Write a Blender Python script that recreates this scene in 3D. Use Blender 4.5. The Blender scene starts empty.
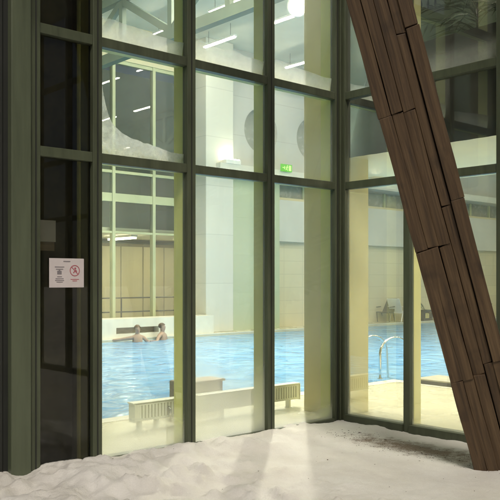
import bpy, bmesh, math, random
from mathutils import Vector, Matrix, noise
random.seed(7)
S = bpy.context.scene
COL = S.collection
PI = math.pi

# ------------------------------------------------------------------ materials
def newmat(name):
    m = bpy.data.materials.new(name); m.use_nodes = True
    nt = m.node_tree; nt.nodes.clear()
    out = nt.nodes.new('ShaderNodeOutputMaterial')
    return m, nt, out
def N(nt, t, **kw):
    n = nt.nodes.new(t)
    for k, v in kw.items():
        if hasattr(n, k): setattr(n, k, v)
        else: n.inputs[k].default_value = v
    return n
def L(nt, a, b): nt.links.new(a, b)

def paint(name, col, rough=0.5, var=0.12, scale=3.0, bump=0.0, bscale=60.0, metal=0.0, stretch=(1,1,1), spec=0.5, dark=None):
    """principled with soft tonal variation, fine grime and optional bump"""
    m, nt, out = newmat(name)
    tc = N(nt, 'ShaderNodeTexCoord'); mp = N(nt, 'ShaderNodeMapping')
    mp.inputs['Scale'].default_value = stretch
    L(nt, tc.outputs['Object'], mp.inputs['Vector'])
    n1 = N(nt, 'ShaderNodeTexNoise', Scale=scale, Detail=6.0, Roughness=0.6)
    L(nt, mp.outputs[0], n1.inputs['Vector'])
    ramp = N(nt, 'ShaderNodeValToRGB')
    c0 = dark if dark else tuple(c*(1-var*1.6) for c in col)
    c1 = tuple(min(1, c*(1+var)) for c in col)
    ramp.color_ramp.elements[0].position = 0.3; ramp.color_ramp.elements[0].color = (*c0, 1)
    ramp.color_ramp.elements[1].position = 0.7; ramp.color_ramp.elements[1].color = (*c1, 1)
    L(nt, n1.outputs['Fac'], ramp.inputs['Fac'])
    p = N(nt, 'ShaderNodeBsdfPrincipled', Roughness=rough, Metallic=metal)
    p.inputs['Specular IOR Level'].default_value = spec
    L(nt, ramp.outputs[0], p.inputs['Base Color'])
    mr = N(nt, 'ShaderNodeMapRange'); mr.inputs['To Min'].default_value = max(0.02, rough-0.1); mr.inputs['To Max'].default_value = min(1, rough+0.12)
    L(nt, n1.outputs['Fac'], mr.inputs['Value']); L(nt, mr.outputs[0], p.inputs['Roughness'])
    if bump:
        n2 = N(nt, 'ShaderNodeTexNoise', Scale=bscale, Detail=5.0)
        L(nt, mp.outputs[0], n2.inputs['Vector'])
        b = N(nt, 'ShaderNodeBump', Strength=bump, Distance=0.01)
        L(nt, n2.outputs['Fac'], b.inputs['Height']); L(nt, b.outputs[0], p.inputs['Normal'])
    L(nt, p.outputs[0], out.inputs['Surface'])
    return m

def emit(name, col, strength):
    m, nt, out = newmat(name)
    e = N(nt, 'ShaderNodeEmission', Strength=strength); e.inputs['Color'].default_value = (*col, 1)
    L(nt, e.outputs[0], out.inputs['Surface']); return m

def tiles(name, col, grout, w, h, rough=0.35, var=0.08):
    m, nt, out = newmat(name)
    tc = N(nt, 'ShaderNodeTexCoord'); 
    sep = N(nt, 'ShaderNodeSeparateXYZ'); L(nt, tc.outputs['Object'], sep.inputs[0])
    add = N(nt, 'ShaderNodeMath', operation='ADD'); L(nt, sep.outputs['X'], add.inputs[0]); L(nt, sep.outputs['Y'], add.inputs[1])
    cmb = N(nt, 'ShaderNodeCombineXYZ'); L(nt, add.outputs[0], cmb.inputs['X']); L(nt, sep.outputs['Z'], cmb.inputs['Y'])
    br = N(nt, 'ShaderNodeTexBrick', Scale=1.0)
    br.offset = 0.0
    br.inputs['Brick Width'].default_value = w; br.inputs['Row Height'].default_value = h
    br.inputs['Mortar Size'].default_value = 0.012
    br.inputs['Color1'].default_value = (*col, 1); br.inputs['Color2'].default_value = (*[c*(1-var) for c in col], 1)
    br.inputs['Mortar'].default_value = (*grout, 1)
    L(nt, cmb.outputs[0], br.inputs['Vector'])
    p = N(nt, 'ShaderNodeBsdfPrincipled', Roughness=rough)
    L(nt, br.outputs['Color'], p.inputs['Base Color'])
    L(nt, p.outputs[0], out.inputs['Surface']); return m

def floor_mat(name, col):
    m, nt, out = newmat(name)
    tc = N(nt, 'ShaderNodeTexCoord')
    br = N(nt, 'ShaderNodeTexBrick', Scale=1.0); br.offset = 0
    br.inputs['Brick Width'].default_value = 0.3; br.inputs['Row Height'].default_value = 0.3
    br.inputs['Mortar Size'].default_value = 0.005
    br.inputs['Color1'].default_value = (*col, 1); br.inputs['Color2'].default_value = (*[c*0.95 for c in col], 1)
    br.inputs['Mortar'].default_value = (*[c*0.8 for c in col], 1)
    L(nt, tc.outputs['Object'], br.inputs['Vector'])
    n = N(nt, 'ShaderNodeTexNoise', Scale=1.5, Detail=4.0); L(nt, tc.outputs['Object'], n.inputs['Vector'])
    mr = N(nt, 'ShaderNodeMapRange'); mr.inputs['To Min'].default_value = 0.12; mr.inputs['To Max'].default_value = 0.42
    L(nt, n.outputs['Fac'], mr.inputs['Value'])
    p = N(nt, 'ShaderNodeBsdfPrincipled'); L(nt, br.outputs['Color'], p.inputs['Base Color']); L(nt, mr.outputs[0], p.inputs['Roughness'])
    L(nt, p.outputs[0], out.inputs['Surface']); return m

def glass_mat(name, haze=0.04, fog=None, fogmax=0.6, tint=(0.93, 0.96, 0.90), seed=0.0):
    """thin pane: fresnel mirror + tinted transparency, a milky film, and condensation rising to height fog=(z_full, z_none)"""
    m, nt, out = newmat(name)
    tr = N(nt, 'ShaderNodeBsdfTransparent'); tr.inputs['Color'].default_value = (*tint, 1)
    gl = N(nt, 'ShaderNodeBsdfGlossy', Roughness=0.01); gl.inputs['Color'].default_value = (1, 1, 1, 1)
    fr = N(nt, 'ShaderNodeFresnel', IOR=1.5)
    fm = N(nt, 'ShaderNodeMath', operation='MULTIPLY'); fm.inputs[1].default_value = 1.0; L(nt, fr.outputs[0], fm.inputs[0])
    mx = N(nt, 'ShaderNodeMixShader'); L(nt, fm.outputs[0], mx.inputs['Fac']); L(nt, tr.outputs[0], mx.inputs[1]); L(nt, gl.outputs[0], mx.inputs[2])
    tl = N(nt, 'ShaderNodeBsdfTranslucent'); tl.inputs['Color'].default_value = (0.85, 0.88, 0.82, 1)
    df = N(nt, 'ShaderNodeBsdfDiffuse'); df.inputs['Color'].default_value = (0.8, 0.82, 0.78, 1)
    mv = N(nt, 'ShaderNodeMixShader'); mv.inputs['Fac'].default_value = 0.35; L(nt, tl.outputs[0], mv.inputs[1]); L(nt, df.outputs[0], mv.inputs[2])
    tc = N(nt, 'ShaderNodeTexCoord')
    mp = N(nt, 'ShaderNodeMapping'); mp.inputs['Location'].default_value = (seed, seed, 0); mp.inputs['Scale'].default_value = (0.9, 0.9, 0.5)
    L(nt, tc.outputs['Object'], mp.inputs['Vector'])
    nz = N(nt, 'ShaderNodeTexNoise', Scale=1.6, Detail=1.5, Roughness=0.45); L(nt, mp.outputs[0], nz.inputs['Vector'])
    hz = N(nt, 'ShaderNodeMapRange'); hz.interpolation_type = 'SMOOTHSTEP'; hz.inputs['From Min'].default_value = 0.2; hz.inputs['From Max'].default_value = 0.8
    hz.inputs['To Min'].default_value = haze*0.4; hz.inputs['To Max'].default_value = haze*1.7
    L(nt, nz.outputs['Fac'], hz.inputs['Value'])
    fac = hz.outputs[0]
    if fog:
        sep = N(nt, 'ShaderNodeSeparateXYZ'); L(nt, tc.outputs['Object'], sep.inputs[0])
        wob = N(nt, 'ShaderNodeMath', operation='MULTIPLY_ADD'); wob.inputs[1].default_value = -0.25; L(nt, nz.outputs['Fac'], wob.inputs[0]); L(nt, sep.outputs['Z'], wob.inputs[2])
        off = N(nt, 'ShaderNodeMath', operation='ADD'); off.inputs[1].default_value = 0.12; L(nt, wob.outputs[0], off.inputs[0])
        g = N(nt, 'ShaderNodeMapRange'); g.interpolation_type = 'SMOOTHSTEP'
        g.inputs['From Min'].default_value = fog[0]; g.inputs['From Max'].default_value = fog[1]
        g.inputs['To Min'].default_value = fogmax; g.inputs['To Max'].default_value = 0.0
        L(nt, off.outputs[0], g.inputs['Value'])
        ad = N(nt, 'ShaderNodeMath', operation='ADD', use_clamp=True); L(nt, hz.outputs[0], ad.inputs[0])
        # beads of condensation break the film up
        dr = N(nt, 'ShaderNodeTexNoise', Scale=260.0, Detail=2.0, Roughness=0.7); L(nt, tc.outputs['Object'], dr.inputs['Vector'])
        dm = N(nt, 'ShaderNodeMapRange'); dm.inputs['From Min'].default_value = 0.3; dm.inputs['From Max'].default_value = 0.7; dm.inputs['To Min'].default_value = 0.55; dm.inputs['To Max'].default_value = 1.45
        L(nt, dr.outputs['Fac'], dm.inputs['Value'])
        dd = N(nt, 'ShaderNodeMath', operation='MULTIPLY'); L(nt, g.outputs[0], dd.inputs[0]); L(nt, dm.outputs[0], dd.inputs[1])
        L(nt, dd.outputs[0], ad.inputs[1]); fac = ad.outputs[0]
    fin = N(nt, 'ShaderNodeMixShader'); L(nt, fac, fin.inputs['Fac']); L(nt, mx.outputs[0], fin.inputs[1]); L(nt, mv.outputs[0], fin.inputs[2])
    L(nt, fin.outputs[0], out.inputs['Surface']); return m

def frost_mat(name, dens=0.8, z0=0.0, z1=1.0, low=0.55, hi=0.0):
    """rime and blown snow: patchy, fading out above z1 (object z)"""
    m, nt, out = newmat(name)
    tc = N(nt, 'ShaderNodeTexCoord')
    n = N(nt, 'ShaderNodeTexNoise', Scale=9.0, Detail=8.0, Roughness=0.7); L(nt, tc.outputs['Object'], n.inputs['Vector'])
    sep = N(nt, 'ShaderNodeSeparateXYZ'); L(nt, tc.outputs['Object'], sep.inputs[0])
    g = N(nt, 'ShaderNodeMapRange'); g.inputs['From Min'].default_value = z0; g.inputs['From Max'].default_value = z1
    g.inputs['To Min'].default_value = dens; g.inputs['To Max'].default_value = hi
    g.interpolation_type = 'SMOOTHSTEP'
    L(nt, sep.outputs['Z'], g.inputs['Value'])
    r = N(nt, 'ShaderNodeMapRange'); r.inputs['From Min'].default_value = 0.35; r.inputs['From Max'].default_value = 0.62
    r.inputs['To Min'].default_value = low; r.inputs['To Max'].default_value = 1.0
    L(nt, n.outputs['Fac'], r.inputs['Value'])
    mu = N(nt, 'ShaderNodeMath', operation='MULTIPLY', use_clamp=True); L(nt, g.outputs[0], mu.inputs[0]); L(nt, r.outputs[0], mu.inputs[1])
    tr = N(nt, 'ShaderNodeBsdfTransparent')
    tl = N(nt, 'ShaderNodeBsdfTranslucent'); tl.inputs['Color'].default_value = (0.95, 0.96, 0.95, 1)
    df = N(nt, 'ShaderNodeBsdfDiffuse'); df.inputs['Color'].default_value = (0.9, 0.91, 0.92, 1)
    b = N(nt, 'ShaderNodeBump', Strength=0.6, Distance=0.02); L(nt, n.outputs['Fac'], b.inputs['Height']); L(nt, b.outputs[0], df.inputs['Normal'])
    mv = N(nt, 'ShaderNodeMixShader'); mv.inputs['Fac'].default_value = 0.4; L(nt, tl.outputs[0], mv.inputs[1]); L(nt, df.outputs[0], mv.inputs[2])
    f = N(nt, 'ShaderNodeMixShader'); L(nt, mu.outputs[0], f.inputs['Fac']); L(nt, tr.outputs[0], f.inputs[1]); L(nt, mv.outputs[0], f.inputs[2])
    L(nt, f.outputs[0], out.inputs['Surface']); return m

def snow_mat():
    m, nt, out = newmat('snow')
    tc = N(nt, 'ShaderNodeTexCoord')
    n1 = N(nt, 'ShaderNodeTexNoise', Scale=1.3, Detail=7.0, Roughness=0.6); L(nt, tc.outputs['Object'], n1.inputs['Vector'])
    r1 = N(nt, 'ShaderNodeValToRGB')
    r1.color_ramp.elements[0].position = 0.3; r1.color_ramp.elements[0].color = (0.72, 0.69, 0.64, 1)
    r1.color_ramp.elements[1].position = 0.68; r1.color_ramp.elements[1].color = (0.88, 0.865, 0.83, 1)
    L(nt, n1.outputs['Fac'], r1.inputs['Fac'])
    # trodden, gritty streak in front of the right-hand glass (a stain with its own outline)
    mp = N(nt, 'ShaderNodeMapping'); mp.vector_type = 'POINT'
    mp.inputs['Location'].default_value = (0.62, 1.55, 0); 
    L(nt, tc.outputs['Object'], mp.inputs['Vector'])
    sep = N(nt, 'ShaderNodeSeparateXYZ'); L(nt, mp.outputs[0], sep.inputs[0])
    ax = N(nt, 'ShaderNodeMath', operation='MULTIPLY'); ax.inputs[1].default_value = 3.4; L(nt, sep.outputs['X'], ax.inputs[0])
    ay = N(nt, 'ShaderNodeMath', operation='MULTIPLY'); ay.inputs[1].default_value = 0.95; L(nt, sep.outputs['Y'], ay.inputs[0])
    c = N(nt, 'ShaderNodeCombineXYZ'); L(nt, ax.outputs[0], c.inputs['X']); L(nt, ay.outputs[0], c.inputs['Y'])
    ln = N(nt, 'ShaderNodeVectorMath', operation='LENGTH'); L(nt, c.outputs[0], ln.inputs[0])
    n2 = N(nt, 'ShaderNodeTexNoise', Scale=7.0, Detail=9.0, Roughness=0.72); L(nt, tc.outputs['Object'], n2.inputs['Vector'])
    s = N(nt, 'ShaderNodeMath', operation='MULTIPLY_ADD'); s.inputs[1].default_value = -2.6; L(nt, n2.outputs['Fac'], s.inputs[0]); L(nt, ln.outputs['Value'], s.inputs[2])
    k = N(nt, 'ShaderNodeMapRange'); k.inputs['From Min'].default_value = -1.05; k.inputs['From Max'].default_value = -0.35
    k.inputs['To Min'].default_value = 0.85; k.inputs['To Max'].default_value = 0.0; L(nt, s.outputs[0], k.inputs['Value'])
    mx = N(nt, 'ShaderNodeMixRGB'); mx.inputs['Color2'].default_value = (0.20, 0.135, 0.085, 1)
    L(nt, k.outputs[0], mx.inputs['Fac']); L(nt, r1.outputs[0], mx.inputs['Color1'])
    n4 = N(nt, 'ShaderNodeTexNoise', Scale=95.0, Detail=4.0, Roughness=0.8); L(nt, tc.outputs['Object'], n4.inputs['Vector'])
    k4 = N(nt, 'ShaderNodeMapRange'); k4.inputs['From Min'].default_value = 0.3; k4.inputs['From Max'].default_value = 0.7; k4.inputs['To Min'].default_value = 0.94; k4.inputs['To Max'].default_value = 1.05
    L(nt, n4.outputs['Fac'], k4.inputs['Value'])
    vm = N(nt, 'ShaderNodeVectorMath', operation='SCALE'); L(nt, mx.outputs[0], vm.inputs[0]); L(nt, k4.outputs[0], vm.inputs['Scale'])
    p = N(nt, 'ShaderNodeBsdfPrincipled', Roughness=0.75)
    p.inputs['Specular IOR Level'].default_value = 0.2
    L(nt, vm.outputs[0], p.inputs['Base Color'])
    n3 = N(nt, 'ShaderNodeTexNoise', Scale=34.0, Detail=10.0, Roughness=0.75); L(nt, tc.outputs['Object'], n3.inputs['Vector'])
    b = N(nt, 'ShaderNodeBump', Strength=0.6, Distance=0.04); L(nt, n3.outputs['Fac'], b.inputs['Height']); L(nt, b.outputs[0], p.inputs['Normal'])
    L(nt, p.outputs[0], out.inputs['Surface']); return m

def water_mat():
    m, nt, out = newmat('pool_water')
    tc = N(nt, 'ShaderNodeTexCoord')
    n1 = N(nt, 'ShaderNodeTexNoise', Scale=1.7, Detail=5.0, Roughness=0.6, Distortion=0.8); L(nt, tc.outputs['Object'], n1.inputs['Vector'])
    r = N(nt, 'ShaderNodeValToRGB')  # lighter noise patches paint caustic light into the water colour
    r.color_ramp.elements[0].position = 0.35; r.color_ramp.elements[0].color = (0.085, 0.30, 0.62, 1)
    r.color_ramp.elements[1].position = 0.66; r.color_ramp.elements[1].color = (0.26, 0.51, 0.80, 1)
    L(nt, n1.outputs['Fac'], r.inputs['Fac'])
    p = N(nt, 'ShaderNodeBsdfPrincipled', Roughness=0.16, IOR=1.25); L(nt, r.outputs[0], p.inputs['Base Color'])
    n2 = N(nt, 'ShaderNodeTexNoise', Scale=1.7, Detail=2.0, Roughness=0.5, Distortion=1.2); L(nt, tc.outputs['Object'], n2.inputs['Vector'])
    b = N(nt, 'ShaderNodeBump', Strength=0.9, Distance=0.09); L(nt, n2.outputs['Fac'], b.inputs['Height']); L(nt, b.outputs[0], p.inputs['Normal'])
    L(nt, p.outputs[0], out.inputs['Surface']); return m

def wood_mat(name, c0, c1, c2):
    m, nt, out = newmat(name)
    tc = N(nt, 'ShaderNodeTexCoord'); mp = N(nt, 'ShaderNodeMapping'); mp.inputs['Scale'].default_value = (30, 30, 1.3)
    oi = N(nt, 'ShaderNodeObjectInfo')
    va = N(nt, 'ShaderNodeVectorMath', operation='SCALE'); 
    L(nt, tc.outputs['Object'], mp.inputs['Vector'])
    ad = N(nt, 'ShaderNodeVectorMath', operation='ADD'); cm = N(nt, 'ShaderNodeCombineXYZ')
    mm = N(nt, 'ShaderNodeMath', operation='MULTIPLY'); mm.inputs[1].default_value = 37.0; L(nt, oi.outputs['Random'], mm.inputs[0])
    L(nt, mm.outputs[0], cm.inputs['X']); L(nt, mm.outputs[0], cm.inputs['Z']); L(nt, mp.outputs[0], ad.inputs[0]); L(nt, cm.outputs[0], ad.inputs[1])
    n1 = N(nt, 'ShaderNodeTexNoise', Scale=1.0, Detail=8.0, Roughness=0.65, Distortion=0.6); L(nt, ad.outputs[0], n1.inputs['Vector'])
    r = N(nt, 'ShaderNodeValToRGB'); e = r.color_ramp.elements
    e[0].position = 0.28; e[0].color = (*c0, 1); e[1].position = 0.75; e[1].color = (*c2, 1)
    k = e.new(0.5); k.color = (*c1, 1)
    L(nt, n1.outputs['Fac'], r.inputs['Fac'])
    # knots / weathering blotches
    n2 = N(nt, 'ShaderNodeTexNoise', Scale=3.2, Detail=4.0); L(nt, tc.outputs['Object'], n2.inputs['Vector'])
    r2 = N(nt, 'ShaderNodeMapRange'); r2.inputs['From Min'].default_value = 0.58; r2.inputs['From Max'].default_value = 0.72; r2.inputs['To Max'].default_value = 0.55
    L(nt, n2.outputs['Fac'], r2.inputs['Value'])
    mx = N(nt, 'ShaderNodeMixRGB'); mx.inputs['Color2'].default_value = (*[c*0.5 for c in c0], 1); L(nt, r2.outputs[0], mx.inputs['Fac']); L(nt, r.outputs[0], mx.inputs['Color1'])
    p = N(nt, 'ShaderNodeBsdfPrincipled', Roughness=0.62); L(nt, mx.outputs[0], p.inputs['Base Color'])
    b = N(nt, 'ShaderNodeBump', Strength=0.35, Distance=0.012); L(nt, n1.outputs['Fac'], b.inputs['Height']); L(nt, b.outputs[0], p.inputs['Normal'])
    L(nt, p.outputs[0], out.inputs['Surface']); return m

M = {}
M['frame']   = paint('frame_green', (0.068, 0.080, 0.048), 0.42, 0.18, 3.0, bump=0.15, bscale=40, stretch=(4, 4, 0.5))
M['pil']     = paint('pilaster_green', (0.088, 0.105, 0.065), 0.45, 0.15, 2.5, bump=0.15, bscale=30, stretch=(4, 4, 0.35))
M['groove']  = paint('dark_gap', (0.018, 0.02, 0.017), 0.6)
M['fin']     = paint('fin_yellow_green', (0.68, 0.70, 0.28), 0.45, 0.08, 1.2)
M['fincream']= paint('fin_cream', (0.72, 0.68, 0.33), 0.45, 0.08, 1.2)
M['cream']   = paint('cream_paint', (0.72, 0.66, 0.44), 0.5, 0.06, 0.8)
M['ceil']    = paint('ceiling_board', (0.62, 0.62, 0.52), 0.7, 0.06, 1.0)
M['white']   = paint('white_paint', (0.66, 0.66, 0.60), 0.5, 0.05, 0.8)
M['upperwall'] = tiles('upper_wall_panels', (0.50, 0.51, 0.49), (0.42, 0.43, 0.41), 2.4, 1.25, 0.6, 0.04)
M['whitepanel'] = tiles('white_panels', (0.66, 0.66, 0.60), (0.56, 0.56, 0.51), 1.1, 1.5, 0.5, 0.04)
M['greywhite'] = paint('grey_white_paint', (0.62, 0.62, 0.57), 0.5, 0.06, 0.8)
M['palegreen'] = tiles('pale_green_panels', (0.48, 0.54, 0.38), (0.44, 0.50, 0.35), 2.1, 1.2, 0.4, 0.05)
M['tile']    = tiles('cream_wall_tiles', (0.70, 0.64, 0.46), (0.60, 0.55, 0.40), 0.9, 0.45, 0.35, 0.07)
M['floor']   = floor_mat('deck_tiles', (0.66, 0.63, 0.47))
M['coping']  = paint('coping_white', (0.78, 0.76, 0.66), 0.35, 0.06, 3)
M['column']  = paint('column_cream', (0.68, 0.62, 0.35), 0.55, 0.08, 0.9)
M['steel']   = paint('truss_grey_green', (0.16, 0.21, 0.17), 0.5, 0.1, 2)
M['partgreen'] = paint('partition_frame', (0.50, 0.53, 0.33), 0.45, 0.06, 2)
M['rad']     = paint('radiator_enamel', (0.74, 0.76, 0.66), 0.35, 0.06, 5)
M['slot']    = paint('radiator_slot', (0.36, 0.37, 0.26), 0.6)
M['chrome']  = paint('polished_steel', (0.7, 0.7, 0.68), 0.15, 0.04, 5, metal=1.0)
M['bench']   = paint('brown_board', (0.34, 0.27, 0.18), 0.5, 0.2, 6, stretch=(1, 6, 6))
M['darkgrey'] = paint('dark_grey_plastic', (0.11, 0.105, 0.095), 0.5)
M['black']   = paint('black_plastic', (0.025, 0.025, 0.024), 0.5)
M['curtain'] = paint('black_curtain', (0.018, 0.018, 0.013), 0.9, 0.25, 2.5)
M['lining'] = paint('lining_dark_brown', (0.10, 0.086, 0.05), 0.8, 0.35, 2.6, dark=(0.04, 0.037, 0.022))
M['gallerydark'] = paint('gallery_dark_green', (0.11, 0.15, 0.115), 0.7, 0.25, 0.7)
M['darkpanel'] = None
M['room']    = paint('beige_doors', (0.55, 0.49, 0.32), 0.5, 0.10, 1.0, stretch=(2, 2, 0.1))
M['door_shadow_gap'] = paint('door_gap', (0.2, 0.17, 0.1), 0.6)
M['paper']   = paint('notice_paper', (0.60, 0.545, 0.555), 0.6, 0.04, 9)
M['ink']     = paint('ink_grey', (0.22, 0.20, 0.22), 0.7)
M['inkred']  = paint('ink_red', (0.42, 0.10, 0.13), 0.7)
M['leaf']    = paint('palm_leaf', (0.05, 0.085, 0.045), 0.45, 0.3, 8)
M['pot']     = paint('dark_pot', (0.06, 0.05, 0.045), 0.5, 0.2, 5)
M['skin']    = paint('skin', (0.42, 0.29, 0.22), 0.5, 0.08, 8)
M['hair']    = paint('hair_brown', (0.09, 0.055, 0.035), 0.6, 0.2, 20)
M['hairgrey']= paint('hair_fair', (0.16, 0.11, 0.07), 0.6, 0.2, 20)
M['swim']    = paint('swimwear_dark', (0.04, 0.05, 0.08), 0.6)
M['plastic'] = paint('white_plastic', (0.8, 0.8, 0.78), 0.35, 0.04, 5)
M['yellow']  = paint('yellow_towel', (0.7, 0.6, 0.28), 0.8, 0.15, 12)
M['petal']   = paint('white_petal', (0.8, 0.78, 0.72), 0.6)
M['board']   = paint('platform_top', (0.36, 0.34, 0.26), 0.6, 0.15, 4)
M['grit'] = paint('grit_brown', (0.10, 0.07, 0.045), 0.9, 0.3, 30)
M['snow'] = snow_mat(); M['water'] = water_mat()
M['tube'] = emit('lamp_tube', (1.0, 0.94, 0.74), 110)
M['tube_far'] = emit('lamp_tube_far', (1.0, 0.94, 0.76), 30)
M['tube_room'] = emit('lamp_tube_room', (1.0, 0.90, 0.66), 26)
M['spot'] = emit('lamp_disc', (1.0, 0.93, 0.80), 3600)
M['down'] = emit('lamp_downlight', (1.0, 0.80, 0.48), 115)
M['wash'] = emit('lamp_wash', (1.0, 0.93, 0.74), 22)
M['exitgreen'] = emit('exit_green', (0.10, 0.55, 0.03), 0.6)
M['exitwhite'] = emit('exit_pale', (0.55, 1.0, 0.25), 0.8)
M['wood'] = wood_mat('weathered_timber', (0.025, 0.014, 0.006), (0.070, 0.041, 0.018), (0.135, 0.087, 0.042))
M['woodcore'] = paint('timber_core', (0.02, 0.011, 0.006), 0.8)
M['glass_plain'] = glass_mat('glass_plain', 0.05)
M['glass_hazy']  = glass_mat('glass_hazy', 0.14, seed=3.1)
M['glass_fog1']  = glass_mat('glass_fog_low', 0.10, (0.0, 0.42), 0.5, seed=1.0)
M['glass_fog2']  = glass_mat('glass_fog_high', 0.145, (0.0, 1.0), 0.66, seed=5.0)
M['glass_fog3']  = glass_mat('glass_fog_mid', 0.11, (0.0, 0.34), 0.35, seed=8.0)
M['glass_dark']  = glass_mat('glass_dark', 0.012, tint=(0.78, 0.78, 0.68), seed=2.0)
M['glass_far']   = glass_mat('glass_far', 0.10, tint=(0.9, 0.95, 0.9), seed=2.0)
M['glass_porthole'] = paint('porthole_grey', (0.30, 0.32, 0.28), 0.25)
M['frost_drift'] = frost_mat('frost_drift', 1.0, 2.74, 3.05, 0.35, 0.42)
M['frost_top']   = frost_mat('frost_top', 1.0, 3.72, 4.02, 0.82)

# ------------------------------------------------------------------ mesh helpers
def box(bm, x0, x1, y0, y1, z0, z1, bevel=0.0):
    vs = [bm.verts.new(p) for p in ((x0,y0,z0),(x1,y0,z0),(x1,y1,z0),(x0,y1,z0),(x0,y0,z1),(x1,y0,z1),(x1,y1,z1),(x0,y1,z1))]
    fs = [bm.faces.new([vs[i] for i in f]) for f in ((3,2,1,0),(4,5,6,7),(0,1,5,4),(1,2,6,5),(2,3,7,6),(3,0,4,7))]
    if bevel:
        es = list({e for f in fs for e in f.edges})
        bmesh.ops.bevel(bm, geom=es, offset=bevel, segments=2, profile=0.5, affect='EDGES')
def tube(bm, pts, r, seg=10, cap=True):
    pts = [Vector(p) for p in pts]; rings = []
    n = len(pts)
    rr = r if isinstance(r, (list, tuple)) else [r]*n
    up = None
    for i, p in enumerate(pts):
        d = (pts[min(i+1, n-1)] - pts[max(i-1, 0)]).normalized()
        if up is None:
            up = d.orthogonal().normalized()
        u = (up - up.dot(d)*d).normalized(); up = u; v = d.cross(u)
        rings.append([bm.verts.new(p + rr[i]*(math.cos(2*PI*k/seg)*u + math.sin(2*PI*k/seg)*v)) for k in range(seg)])
    for a, b in zip(rings, rings[1:]):
        for k in range(seg):
            bm.faces.new((a[k], a[(k+1) % seg], b[(k+1) % seg], b[k]))
    if cap:
        bm.faces.new(rings[0][::-1]); bm.faces.new(rings[-1])
def bar(bm, p, q, w, h):
    """rectangular bar from p to q, w across (horizontal), h deep"""
    p, q = Vector(p), Vector(q); d = (q-p).normalized()
    s = d.cross(Vector((0, 0, 1)))
    s = Vector((1, 0, 0)) if s.length < 1e-4 else s.normalized()
    t = s.cross(d)
    vs = []
    for c in (p, q):
        for a, b in ((-1,-1),(1,-1),(1,1),(-1,1)):
            vs.append(bm.verts.new(c + s*a*w/2 + t*b*h/2))
    for f in ((3,2,1,0),(4,5,6,7),(0,1,5,4),(1,2,6,5),(2,3,7,6),(3,0,4,7)):
        bm.faces.new([vs[i] for i in f])
def lathe(bm, prof, seg=20, c=(0,0,0)):
    rings = []
    for r, z in prof:
        rings.append([bm.verts.new((c[0]+r*math.cos(2*PI*k/seg), c[1]+r*math.sin(2*PI*k/seg), c[2]+z)) for k in range(seg)])
    for a, b in zip(rings, rings[1:]):
        for k in range(seg): bm.faces.new((a[k], a[(k+1)%seg], b[(k+1)%seg], b[k]))
    bm.faces.new(rings[0][::-1]); bm.faces.new(rings[-1])
def obj(name, bm, mat, parent=None, smooth=False):
    bmesh.ops.recalc_face_normals(bm, faces=bm.faces)
    me = bpy.data.meshes.new(name); bm.to_mesh(me); bm.free()
    me.materials.append(mat)
    if smooth:
        for p in me.polygons: p.use_smooth = True
    o = bpy.data.objects.new(name, me); COL.objects.link(o)
    if parent: o.parent = parent
    return o
def boxo(name, mat, parent, *dims, bevel=0.0):
    bm = bmesh.new(); box(bm, *dims, bevel=bevel); return obj(name, bm, mat, parent)
def tag(o, label, cat, group=None):
    o['label'] = label; o['category'] = cat
    if group: o['group'] = group
    return o
def thing(name, label, cat, loc=(0,0,0), rotz=0, group=None):
    o = bpy.data.objects.new(name, None); COL.objects.link(o)
    o.location = loc; o.rotation_euler = (0, 0, rotz)
    o.empty_display_size = 0.1
    return tag(o, label, cat, group)
def struct(o): o['kind'] = 'structure'; return o
def dup(root, loc, label=None):
    r = root.copy(); COL.objects.link(r); r.location = loc
    if label: r['label'] = label
    for ch in list(root.children):
        c = ch.copy(); COL.objects.link(c); c.parent = r
        for g in list(ch.children):
            d = g.copy(); COL.objects.link(d); d.parent = c
    return r

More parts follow.
